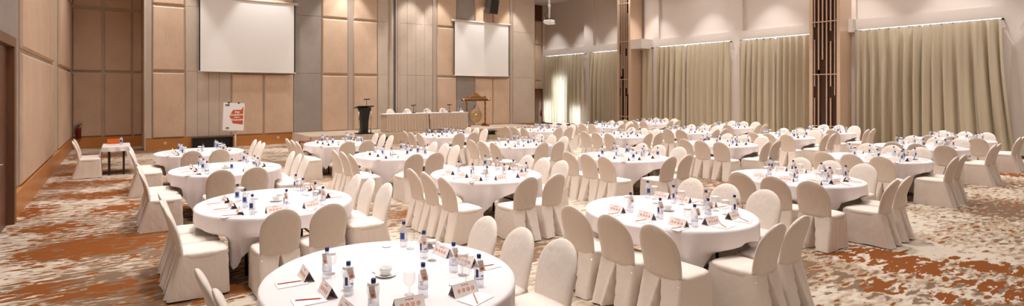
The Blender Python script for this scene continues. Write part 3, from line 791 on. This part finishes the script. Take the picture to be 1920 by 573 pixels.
# settings relative to the table centre: bottle, goblet, card, pad, facing (angle of the sitter looking in)
SETS = [((-.42, .19), (-.37, .27), (-.55, .27), (-.68, .22), -PI/2), ((-.41, -.20), (-.38, -.12), (-.53, -.12), (-.66, -.16), -PI/2), ((-.40, -.60), (-.36, -.50), (-.52, -.50), (-.62, -.56), -PI/2),
        ((.00, -.50), (-.06, -.43), (-.17, -.64), (-.15, -.76), 0.0), ((.42, -.55), (.36, -.48), (.26, -.62), (.27, -.74), 0.15),
        ((.41, .60), (.43, .51), (.57, .50), (.63, .50), PI/2), ((.40, .22), (.43, .12), (.58, .20), (.68, .10), PI/2), ((.43, -.20), (.45, -.30), (.60, -.12), (.70, -.24), PI/2)]
rnd = random.Random(5)
ZT = TZ+0.001
for ti, (k, (tx, ty, col, row)) in enumerate(TABLES.items()):
    tn = tname(k); near = k in 'ABEFJ'
    t = table_p.put((tx, ty, 0), 0); tag(t, 'round banquet table, %s' % tn, 'table', 'round banquet tables')
    seats_here = []
    tops = TOPS.get(k, USUAL)
    for i, tp in enumerate(tops):
        if tp is None: continue
        jx, jy = rnd.uniform(-.02, .02), rnd.uniform(-.02, .02)
        f = (Vector((1, 0)), Vector((0, 1)), Vector((-1, 0)))[0 if i < 3 else (1 if i < 5 else 2)]
        rz = {0: -PI/2, 1: 0.0, 2: PI/2}[0 if i < 3 else (1 if i < 5 else 2)]+rnd.uniform(-.035, .035)
        px, py = tx+tp[0]+f.x*0.34+jx*(.5 if f.y == 0 else .2), ty+tp[1]+f.y*0.34+jy*(.2 if f.y == 0 else .5)
        kind = 'near' if near else 'far'; seats_here.append((px-tx, py-ty, rz))
        pr = chair_protos[kind][rnd.randrange(len(chair_protos[kind]))]
        o = pr.put((px, py, 0), rz)
        tag(o, 'white covered chair, %s, %s' % (SEAT[i], tn), 'chair', 'white covered chairs at the round tables')
    c = cloth_mb(100+ti, seats_here).build('tablecloth', M['cloth'], None, (tx, ty, 0))
    tag(c, 'square white cloth draped over the %s' % tn, 'tablecloth', 'white tablecloths')
    for i, (bo, go, ca, pa, fa) in enumerate(SETS):
        j = lambda a=.005: rnd.uniform(-a, a)
        s = '%s, %s' % (SEAT[i], tn)
        if near: pr = bottle_protos[(0, 1, 0, 0, 1, 2, 1, 0)[i] if k != 'B' else (2, 2, 2, 1, 0, 1, 1, 0)[i]]
        else: pr = far_bottles[(i+ti) % 2]
        o = pr.put((tx+bo[0]+j(), ty+bo[1]+j(), ZT), rnd.uniform(-.5, .5)-0.5)
        tag(o, 'blue-capped water bottle, %s' % s, 'bottle', 'water bottles on the round tables')
        pr = (gob_open if (near and i in (3, 4, 5) and k == 'A') else gob_cov) if near else gob_far
        o = pr.put((tx+go[0]+j(), ty+go[1]+j(), ZT), 0)
        tag(o, 'stemmed water glass, %s' % s, 'glass', 'stemmed glasses on the round tables')
        o = (card_p if near else card_far).put((tx+ca[0]+j(), ty+ca[1]+j(), ZT), fa+rnd.uniform(-.12, .12))
        tag(o, 'folded tent card, %s' % s, 'card', 'tent cards on the round tables')
        pz = fa+rnd.uniform(-.1, .1)+(PI/2 if i not in (3, 4) else 0.2)
        # pads lie with their long side across
        o = pad_p.put((tx+pa[0]+j(), ty+pa[1]+j(), ZT+0.0005), pz)
        tag(o, 'white notepad, %s' % s, 'notepad', 'notepads on the round tables')
        o = pencil_p.put((tx+pa[0]+j(), ty+pa[1]+j(), ZT+0.005), pz+rnd.uniform(-.3, .1)+PI*(i > 4)+(0.9 if i in (3, 4) else 0))
        tag(o, 'rust-red pencil, %s' % s, 'pencil', 'pencils on the notepads')
    o = cup_p.put((tx-.02+rnd.uniform(-.03, .03), ty+rnd.uniform(-.03, .05), ZT), 0); tag(o, 'white cup on its saucer amid %s' % tn, 'cup', 'cups at table centres')
    if k == 'A':
        for (x, y, lb) in ((-.06, .11, 'small round white lid lying beside the cup on the closest table'), (.29, -.44, 'small round white lid between open glasses on the closest table'), (.28, .68, 'small round white lid near the stage-side rim of the closest table')):
            o = lid_p.put((tx+x, ty+y, ZT), 0); tag(o, lb, 'lid')

# ------------------------------------------------------------------ head tables on the stage
pods = chair_protos['far']
for (x0, x1, lb) in ((9.35, 11.36, 'long skirted head table on stage, the one nearer the lectern'), (11.39, 13.40, 'long skirted head table on stage, the one nearer the gong')):
    y0, y1 = 20.28, 20.95; z0, z1 = SZ+.003, SZ+0.763
    e = empty('head_table', ((x0+x1)/2, (y0+y1)/2, SZ+.003)); tag(e, lb, 'table', 'skirted head tables')
    T = Matrix.Translation((-(x0+x1)/2, -(y0+y1)/2, -SZ-.003))
    mb = MB(); mb.box(x0, x1, y0, y1, z1-0.03, z1, mat=T); mb.build('tabletop', M['table_wood'], e)
    mb = MB(); mb.rings([[(x0-a, y0-a, z), (x1+a, y0-a, z), (x1+a, y1+a, z), (x0-a, y1+a, z)] for a, z in ((.012, z1-.05), (.012, z1+.002), (.004, z1+.006))], 0, False, False, True, mat=T); mb.build('table_cover', M['cloth'], e)
    pts = [(x0+.025, y1), (x0+.025, y0), (x1-.025, y0), (x1-.025, y1)]
    full = MB()
    for i in range(3):
        m_ = pleats(pts[i], pts[i+1], z0+0.01, z1-0.015, 0.15, 0.05 if i == 1 else 0.012, 0.014 if i == 1 else 0.0, seed=i+int(x0), flare=0.05 if i == 1 else 0.008, mat=T)
        full.add(m_.v, m_.f, 0, True)
    full.build('table_skirt', M['skirting'], e)
    for sx in (x0+.15, x1-.15):
        for sy in (y0+.1, y1-.1):
            mb = MB(); mb.tube([(sx, sy, z0), (sx, sy, z1-.03)], .015, mat=T); mb.build('leg', M['dark_metal'], e)
for i, (x, lb) in enumerate(((10.17, 'nearest the lectern'), (11.02, 'second from the lectern'), (12.06, 'second from the gong'), (12.90, 'nearest the gong'))):
    o = pods[i % 3].put((x, 21.40, SZ+.003), PI); tag(o, 'white covered chair behind head table, %s' % lb, 'chair', 'chairs behind the head table')
for i, (x, lb) in enumerate(((10.42, 'nearest lectern'), (11.42, 'second from lectern'), (12.30, 'second from gong'), (13.15, 'nearest gong'))):
    zt = SZ+0.772
    o = far_bottles[i % 2].put((x-.10, 20.55, zt), 0); tag(o, 'water bottle on head table, cluster %s' % lb, 'bottle', 'bottles on the head table')
    o = gob_far.put((x+.02, 20.50, zt), 0); tag(o, 'stemmed glass on head table, cluster %s' % lb, 'glass', 'glasses on the head table')
    o = card_far.put((x+.11, 20.62, zt), PI); tag(o, 'white tent card on head table, cluster %s' % lb, 'card', 'cards on the head table')
    o = pad_p.put((x, 20.80, zt), 0); tag(o, 'notepad on head table, cluster %s' % lb, 'notepad', 'notepads on the head table')
for (x, lb) in ((10.75, 'black T-headed table microphone on head table nearer lectern'), (12.58, 'black T-headed table microphone on head table nearer gong')):
    e = empty('table_microphone', (x, 20.55, SZ+.772)); tag(e, lb, 'microphone', 'microphones on the head table')
    mb = MB(); mb.box(-.06, .06, -.06, .06, 0, .03); mb.build('base', M['black'], e)
    mb = MB(); mb.tube([(0, 0, .03), (0, 0, .33)], .012); mb.build('stem', M['black'], e)
    mb = MB(); mb.tube([(-.11, 0, .335), (.11, 0, .345)], [.022, .022], 10); mb.build('head', M['black'], e)

# lectern
e = empty('lectern', (8.32, 20.22, SZ+.003)); tag(e, 'black lectern with chrome side posts standing on the stage', 'lectern')
mb = MB(); mb.rings([[(-w, -d, z), (w, -d, z), (w, d, z), (-w, d, z)] for w, d, z in ((.12, .14, 0.03), (.13, .15, .5), (.19, .2, 1.0))], 0, False); mb.build('body', M['black'], e)
mb = MB(); mb.box(-.32, .32, -.25, .25, 0, .03); mb.build('base', M['black'], e)
mb = MB(); mb.rings([[(-.33, -.25, z), (.33, -.25, z+0), (.33, .25, z-.08+0.0), (-.33, .25, z-.08)] for z in (1.10, 1.135)], 0, False); mb.box(-.2, .2, -.2, .18, .98, 1.05); mb.build('top', M['black'], e)
for sx in (-1, 1):
    mb = MB(); mb.tube([(sx*.25, -.10, .03), (sx*.27, -.10, .55), (sx*.25, -.10, 1.03)], [.022, .02, .022], 10); mb.build('post', M['chrome'], e)
mb = MB(); mb.tube([(.1, 0, 1.12), (.1, -.02, 1.38)], .01); mb.tube([(-.02, -.03, 1.385), (.24, -.03, 1.395)], .022, 10); mb.build('microphone', M['black'], e)

# gong
e = empty('gong', (14.76, 21.6, SZ+.003)); tag(e, 'bronze gong hanging in a carved wooden stand on the stage', 'gong')
mb = MB(); mb.tube([(-.86, 0, 1.30), (-.80, 0, 1.30), (.80, 0, 1.30), (.86, 0, 1.30)], [.03, .055, .055, .03], 12); mb.build('beam', M['brown_wood'], e)
for sx in (-1, 1):
    mb = MB(); mb.tube([(sx*.80, 0, 1.30), (sx*.70, 0, 1.30)], .062, 12); mb.build('beam_end', M['gilt'], e)
    x = sx*.55
    mb = MB(); mb.lathe([(.045, .05), (.06, .12), (.035, .2), (.05, .35), (.03, .45), (.045, .6), (.03, .72), (.05, .85), (.03, 1.0), (.05, 1.12), (.06, 1.26)], 12, (x, 0, 0)); mb.build('post', M['carved'], e)
    mb = MB(); mb.box(x-.06, x+.06, -.28, .28, 0, .06); mb.tube([(x, -.26, .05), (x, -.1, .12), (x, 0, .10), (x, .1, .12), (x, .26, .05)], .05, 8); mb.build('foot', M['carved'], e)
# carved crest: an arched fretwork slab
def crest():
    mb = MB(); prof = []
    for i in range(41):
        u = -1+2*i/40; x = .60*u
        hh = 0.05+0.24*math.exp(-(u/.42)**2)+0.10*math.exp(-((abs(u)-.82)/.14)**2)+0.018*math.sin(30*u)
        prof.append((x, hh))
    front = [(x, -.03, 1.35) for x, h_ in prof]+[(x, -.03, 1.35+h_) for x, h_ in prof]
    back = [(x, .03, z) for x, y, z in front]
    n_ = len(prof); fs = []
    for i in range(n_-1):
        fs.append((i, i+1, n_+i+1, n_+i)); fs.append((2*n_+i+1, 2*n_+i, 3*n_+i, 3*n_+i+1)); fs.append((n_+i, n_+i+1, 3*n_+i+1, 3*n_+i))
    fs += [(0, n_, 3*n_, 2*n_), (n_-1, 3*n_-1, 4*n_-1, 2*n_-1)]
    mb.add(front+back, fs, 0, False)
    for sx in (-1, 1):
        for (cx_, cz_, r_) in ((.42, 1.42, .07), (.24, 1.47, .075), (.08, 1.50, .06)):
            mb.tube([(sx*cx_+(r_*(1-.055*k))*math.cos(k*.6), -.04, cz_+(r_*(1-.055*k))*math.sin(k*.6)) for k in range(14)], .011, 6, 1)
    mb.tube([(-.62, -.035, 1.355), (.62, -.035, 1.355)], .015, 6, 1)
    return mb
crest().build('carved_crest', [M['carved'], M['gilt']], e)
mb = MB()
prof = [(0.001, -.075), (.05, -.070), (.075, -.045), (.08, -.03), (.20, -.022), (.215, -.032), (.23, -.022), (.33, -.012), (.35, 0.0), (.35, .06), (.34, .06), (.33, 0.0), (.2, -.01), (.001, -.01)]
TT = Matrix.Translation((0, 0, .52)) @ Matrix.Rotation(PI/2, 4, 'X') @ Matrix.Scale(-1, 4, (0, 0, 1)) 
TT = Matrix.Translation((0, 0, .52)) @ Matrix.Rotation(-PI/2, 4, 'X')
mb.lathe(prof, 40, mat=TT); mb.build('gong_disc', M['bronze'], e)
mb = MB(); mb.lathe([(0.001, -.092), (.04, -.086), (.062, -.066), (.066, -.05)], 24, mat=TT, cap1=False); mb.build('gong_boss', M['bronze_hi'], e)
mb = MB(); mb.tube([(-.22, .02, .78), (0, 0, 1.14), (.22, .02, .78)], .010, 6); mb.tube([(0, 0, 1.12), (0, 0, 1.30)], .014, 6); mb.tube([(-.13, -.05, .95), (-.05, -.05, 1.10)], [.03, .012], 8); mb.build('rope', M['rope'], e)

# ------------------------------------------------------------------ poster easel
e = empty('poster_stand', (2.86, 17.0, 0)); tag(e, 'single-pole poster stand with rust and white welcome poster', 'poster stand')
e.rotation_euler = (0, 0, -0.12)
mb = MB(); mb.tube([(.05, 0, .03), (.05, 0, 1.0)], .022, 10); mb.tube([(.05, .02, .9), (.05, .02, 1.80)], .012, 8); mb.build('pole', M['casing'], e)
mb = MB(); mb.lathe([(.001, 0), (.22, 0), (.22, .012), (.04, .03), (.001, .03)], 24, (.05, 0, 0)); mb.build('base', M['casing'], e)
mb = MB(); mb.box(-.17, .21, -.06, .0, .965, .985); mb.build('ledge', M['casing'], e)
TP = Matrix.Rotation(0.035, 4, 'Y')
P = empty('poster', (0, -.035, 1.40), 0, e); P.rotation_euler = (-.06, .045, 0)
bpy.data.objects.remove(P)
mb = MB(); mb.box(-.29, .29, -.004, .004, -.41, .41); P = mb.build('poster', M['paper'], e); P.location = (0.0, -.04, 1.395); P.rotation_euler = (-.05, .04, 0)
mb = MB()
def flat(mb, pts, y, mi=0): mb.add([(x, y, z) for x, z in pts], [tuple(range(len(pts)))], mi)
flat(mb, [(-.12, .03), (-.02, .20), (.20, .21), (.26, .31), (.26, -.23), (-.02, -.20)], -.0055)
mb.build('rust_arrow_shape', M['poster_red'], P)
def text(s, size, x, z, mat, parent, rot=0.0, shear=0.0, y=-.007, bold=.0):
    cu = bpy.data.curves.new('lettering', 'FONT'); cu.body = s; cu.size = size; cu.align_x = 'CENTER'; cu.shear = shear; cu.offset = bold; cu.extrude = .0005
    cu.materials.append(mat)
    t_ = bpy.data.objects.new('lettering_curve', cu); COL.objects.link(t_)
    bpy.context.view_layer.update()
    me = bpy.data.meshes.new_from_object(t_.evaluated_get(bpy.context.evaluated_depsgraph_get())); bpy.data.objects.remove(t_)
    o = bpy.data.objects.new('lettering', me); COL.objects.link(o); o.parent = parent
    o.location = (x, y, z); o.rotation_euler = (PI/2, -rot, 0); return o
for s_, sz, x, z in (('Stay', .085, .09, .115), ('Exceptional', .085, .085, .035), ('and be', .06, .09, -.035), ('Productive', .085, .10, -.115)):
    text(s_, sz, x, z, M['paper'], P, 0.06, .25, bold=.0022)
mb = MB()
for cx_, cz_, w in ((-.18, .33, .07), (-.16, -.35, .05)):
    flat(mb, [(cx_-w, cz_), (cx_-w*.5, cz_+.035), (cx_, cz_+.02), (cx_+w*.4, cz_+.04), (cx_+w, cz_)], -.0055); flat(mb, [(cx_-w, cz_-.02), (cx_+w, cz_-.02), (cx_+w, cz_-.008), (cx_-w, cz_-.008)], -.0055)
mb.build('printed_emblem', M['dark_metal'], P)
mb = MB(); mb.box(.10, .15, -.012, .008, .39, .43); mb.box(-.17, -.12, -.012, .008, .39, .43); mb.build('clip', M['black'], P)

# ------------------------------------------------------------------ side table by the left wall
e = empty('side_table', (-.06, 16.75, 0)); tag(e, 'small black-legged table by the panelled wall corner under white cloth', 'table')
mb = MB(); mb.box(-.28, .28, -.50, .50, .70, .725); mb.build('tabletop', M['table_wood'], e)
for sx, sy in ((-.16, -.44), (.16, -.44), (-.16, .44), (.16, .44)):
    mb = MB(); mb.box(sx-.022, sx+.022, sy-.022, sy+.022, 0, .70); mb.build('leg', M['black'], e)
mb = MB(); mb.box(-.16, .16, -.45, -.43, .62, .70); mb.box(-.16, .16, .43, .45, .62, .70); mb.build('apron', M['black'], e)
def scloth():
    hx, hy = .30, .52; mb = MB(); nu = 80
    per = []
    for (ax, ay), (bx, by) in (((-1, -1), (1, -1)), ((1, -1), (1, 1)), ((1, 1), (-1, 1)), ((-1, 1), (-1, -1))):
        for i in range(20): per.append((ax+(bx-ax)*i/20, ay+(by-ay)*i/20))
    rings = [[(hx*s*x, hy*s*y, .735) for x, y in per] for s in (.02, .5, .97, 1.0)]
    for i in range(1, 8):
        v = i/7; ring = []
        for (x, y) in per:
            # one long fall on the side away from the wall, short on the others
            hang = .12 if y <= -.95 else (.50 if x > .95 else .22)
            if y <= -.95 and x > .7: hang = .12+(x-.7)/.3*.38
            th = math.atan2(y, x)
            o_ = .012+(.03*v*math.sin(9*th)+.03*v)
            ring.append((hx*x+math.copysign(o_, x)*(abs(x) > .95), hy*y+math.copysign(o_, y)*(abs(y) > .95), .732-hang*v))
        rings.append(ring)
    mb.rings(rings, 0, True, True, False); return mb
o = scloth().build('tablecloth', M['cloth'], None, (-.06, 16.75, 0)); tag(o, 'white cloth hanging unevenly over the small side table', 'tablecloth')
zt = .737
e = empty('tissue_box', (-.10, 17.10, zt)); tag(e, 'orange open box at the far end of the side table', 'box')
mb = MB(); mb.box(-.17, .17, -.06, .06, 0, .012); mb.box(-.17, .17, -.06, -.05, .012, .13); mb.box(-.17, .17, .05, .06, .012, .13); mb.box(-.17, -.16, -.05, .05, .012, .13); mb.box(.16, .17, -.05, .05, .012, .13); mb.build('box_walls', M['orange_box'], e)
mb = MB(); mb.box(-.12, .12, -.045, .045, .012, .11); mb.build('folded_papers', M['paper'], e)
for q, (x, y, lb) in enumerate(((.05, 16.86, 'water bottle on the side table, nearer the orange box'), (.04, 16.66, 'water bottle on the side table, farther from the orange box'))):
    o = far_bottles[q].put((x, y, zt), 0); tag(o, lb, 'bottle')
o = pad_p.put((-.14, 16.55, zt), 0.2); tag(o, 'white notepad lying on the small side table', 'notepad')
o = pencil_p.put((-.14, 16.55, zt+.005), 0.5); tag(o, 'pencil lying on the notepad of the side table', 'pencil')
for (x, y, lb) in ((-.62, 16.15, 'white covered chair at side table, farther from the recess'), (-.62, 16.72, 'white covered chair at side table, nearer the recess')):
    o = chair_protos['near'][1].put((x, y, 0), -PI/2+.03); tag(o, lb, 'chair', 'chairs at the side table')

# fire extinguisher on the recess wall
e = empty('fire_extinguisher', (-1.27, 24.42, .40)); tag(e, 'dark red fire extinguisher hung on the recess wall', 'fire extinguisher')
mb = MB(); mb.lathe([(.001, 0), (.075, 0), (.08, .01), (.08, .36), (.06, .41), (.03, .43), (.03, .45)], 20); mb.build('cylinder_body', M['red_ext'], e)
mb = MB(); mb.box(-.02, .02, -.02, .02, .45, .50); mb.box(-.02, .12, -.012, .012, .50, .515); mb.box(-.02, .11, -.012, .012, .535, .55); mb.build('valve_handle', M['black'], e)
mb = MB(); mb.tube([(-.02, 0, .48), (-.09, -.02, .47), (-.11, -.03, .38), (-.10, -.04, .15)], .012, 8); mb.build('hose', M['black'], e)
mb = MB(); mb.box(-.05, .05, .07, .115, .20, .26); mb.build('wall_bracket', M['dark_metal'], e)

e = empty('fire_extinguisher', (23.97, 27.19, .50)); tag(e, 'dark fire extinguisher in the far corner by the sunlit curtain', 'fire extinguisher')
mb = MB(); mb.lathe([(.001, 0), (.075, 0), (.08, .01), (.08, .30), (.06, .34), (.03, .36), (.03, .38)], 16); mb.build('cylinder_body', M['red_ext'], e)
mb = MB(); mb.box(-.10, .02, -.012, .012, .38, .40); mb.box(-.02, .02, -.02, .02, .36, .42); mb.build('valve_handle', M['black'], e)
mb = MB(); mb.box(.07, .115, -.04, .04, .15, .20); mb.build('wall_bracket', M['dark_metal'], e)

# dark potted greenery along the stage front
def plant(x, y, h, w, label):
    e = empty('potted_plant', (x, y, 0)); tag(e, label, 'plant', 'low planters along the stage front')
    mb = MB(); mb.rings([[(-w*s, -.12*s, z), (w*s, -.12*s, z), (w*s, .12*s, z), (-w*s, .12*s, z)] for s, z in ((.85, 0), (1, .20), (1.04, .22), (.9, .22), (.85, .18))], 0, False); mb.build('planter_trough', M['planter'], e)
    r_ = random.Random(int(x*10)); mb = MB()
    for q in range(150):
        bx, by = r_.uniform(-w, w), r_.uniform(-.12, .12); a = r_.uniform(0, 6.28); l = r_.uniform(.10, .20); z0 = .20+r_.uniform(0, h)
        d = Vector((math.cos(a), math.sin(a), r_.uniform(-.1, .8))).normalized(); s_ = d.cross(Vector((0, 0, 1))).normalized()*.025
        p0 = Vector((bx, by, z0)); p1 = p0+d*l*.5+Vector((0, 0, .02)); p2 = p0+d*l
        mb.add([p0, p1+s_, p2, p1-s_], [(0, 1, 2, 3)])
        if q % 5 == 0: mb.tube([(bx, by, .18), tuple(p0)], .005, 5)
    mb.build('foliage', M['leaf'], e)
plant(8.05, 17.9, .22, .32, 'dark leafy planter on the floor before the lectern')
plant(11.3, 19.3, .34, .5, 'dark leafy planter below the head table middle')
plant(14.1, 19.4, .15, .22, 'small leafy planter below the gong end of the stage')

# ------------------------------------------------------------------ light
def area(x, y, z, size, power, col=(1, .97, .95), spread=150, rx=0, ry=0, shape='DISK'):
    l = bpy.data.lights.new('downlight', 'AREA'); l.shape = shape; l.size = size; l.energy = power; l.color = col; l.spread = math.radians(spread)
    o = bpy.data.objects.new('downlight', l); COL.objects.link(o); o.location = (x, y, z); o.rotation_euler = (rx, ry, 0); return o
for k_, (tx, ty, col_, row_) in TABLES.items():
    area(tx+.2, ty+.3, ZC-.02, 0.45, 28, spread=70)
for ix in range(6):
    for iy in range(5):
        area(2.4+ix*4.0, 3.2+iy*4.0, ZC-.02, 0.6, 24, spread=150)
for (x_, y_) in ((1.2, -1.5), (7, -1.0), (13, -1.0), (19, 0.5), (-.2, 8), (-.2, 14), (-.2, 20)):
    area(x_, y_, ZC-.02, 0.6, 30, spread=110)
for y in (26.0, 23.4, 20.9, 18.0, 15.1, 12.1, 8.9, 6.0, 3.0):
    l = bpy.data.lights.new('wall_washer', 'SPOT'); l.energy = 330; l.spot_size = math.radians(66); l.spot_blend = .55; l.shadow_soft_size = .05; l.color = (1, .97, .945)
    o = bpy.data.objects.new('wall_washer', l); COL.objects.link(o); o.location = (23.05, y, ZC-.05)
for x in (1.5, 4.9, 7.9, 8.6, 11.5, 12.9, 15.7, 17.6):
    l = bpy.data.lights.new('wall_washer', 'SPOT'); l.energy = 350; l.spot_size = math.radians(62); l.spot_blend = .4; l.shadow_soft_size = .06; l.color = (1, .96, .92)
    o = bpy.data.objects.new('wall_washer', l); COL.objects.link(o); o.location = (x, 21.5, ZC-.05)
for y in (-1.0, 5.0, 9.0, 13.0, 17.0, 21.0):
    l = bpy.data.lights.new('wall_washer', 'SPOT'); l.energy = 90; l.spot_size = math.radians(64); l.spot_blend = .5; l.shadow_soft_size = .06; l.color = (1, .96, .92)
    o = bpy.data.objects.new('wall_washer', l); COL.objects.link(o); o.location = (-.55, y, ZC-.05)
w = bpy.data.worlds.new('daylight'); scn.world = w; w.use_nodes = True
bg = w.node_tree.nodes['Background']; bg.inputs[0].default_value = (.80, .93, 1.0, 1); bg.inputs[1].default_value = 8.0

# ------------------------------------------------------------------ camera
cam = bpy.data.cameras.new('camera'); cam.sensor_width = 36; cam.lens = 994/1920*36
cam.shift_x = (960-870)/1920; cam.shift_y = (172.7-286.5)/1920; cam.clip_start = .05; cam.clip_end = 200
co_ = bpy.data.objects.new('camera', cam); COL.objects.link(co_); co_.location = (0, 0, 2.12); co_.rotation_euler = (PI/2, 0, -math.radians(33.04))
scn.camera = co_
scn.view_settings.view_transform = 'Standard'; scn.view_settings.look = 'None'; scn.view_settings.gamma = 1; scn.view_settings.exposure = 0.58
scn.view_settings.use_curve_mapping = False
scn.cycles.max_bounces = 8; scn.cycles.diffuse_bounces = 5; scn.cycles.transparent_max_bounces = 16; scn.cycles.transmission_bounces = 4; scn.cycles.glossy_bounces = 3
scn.cycles.caustics_reflective = False; scn.cycles.caustics_refractive = False; scn.cycles.sample_clamp_indirect = 4.0
scn.cycles.use_denoising = True
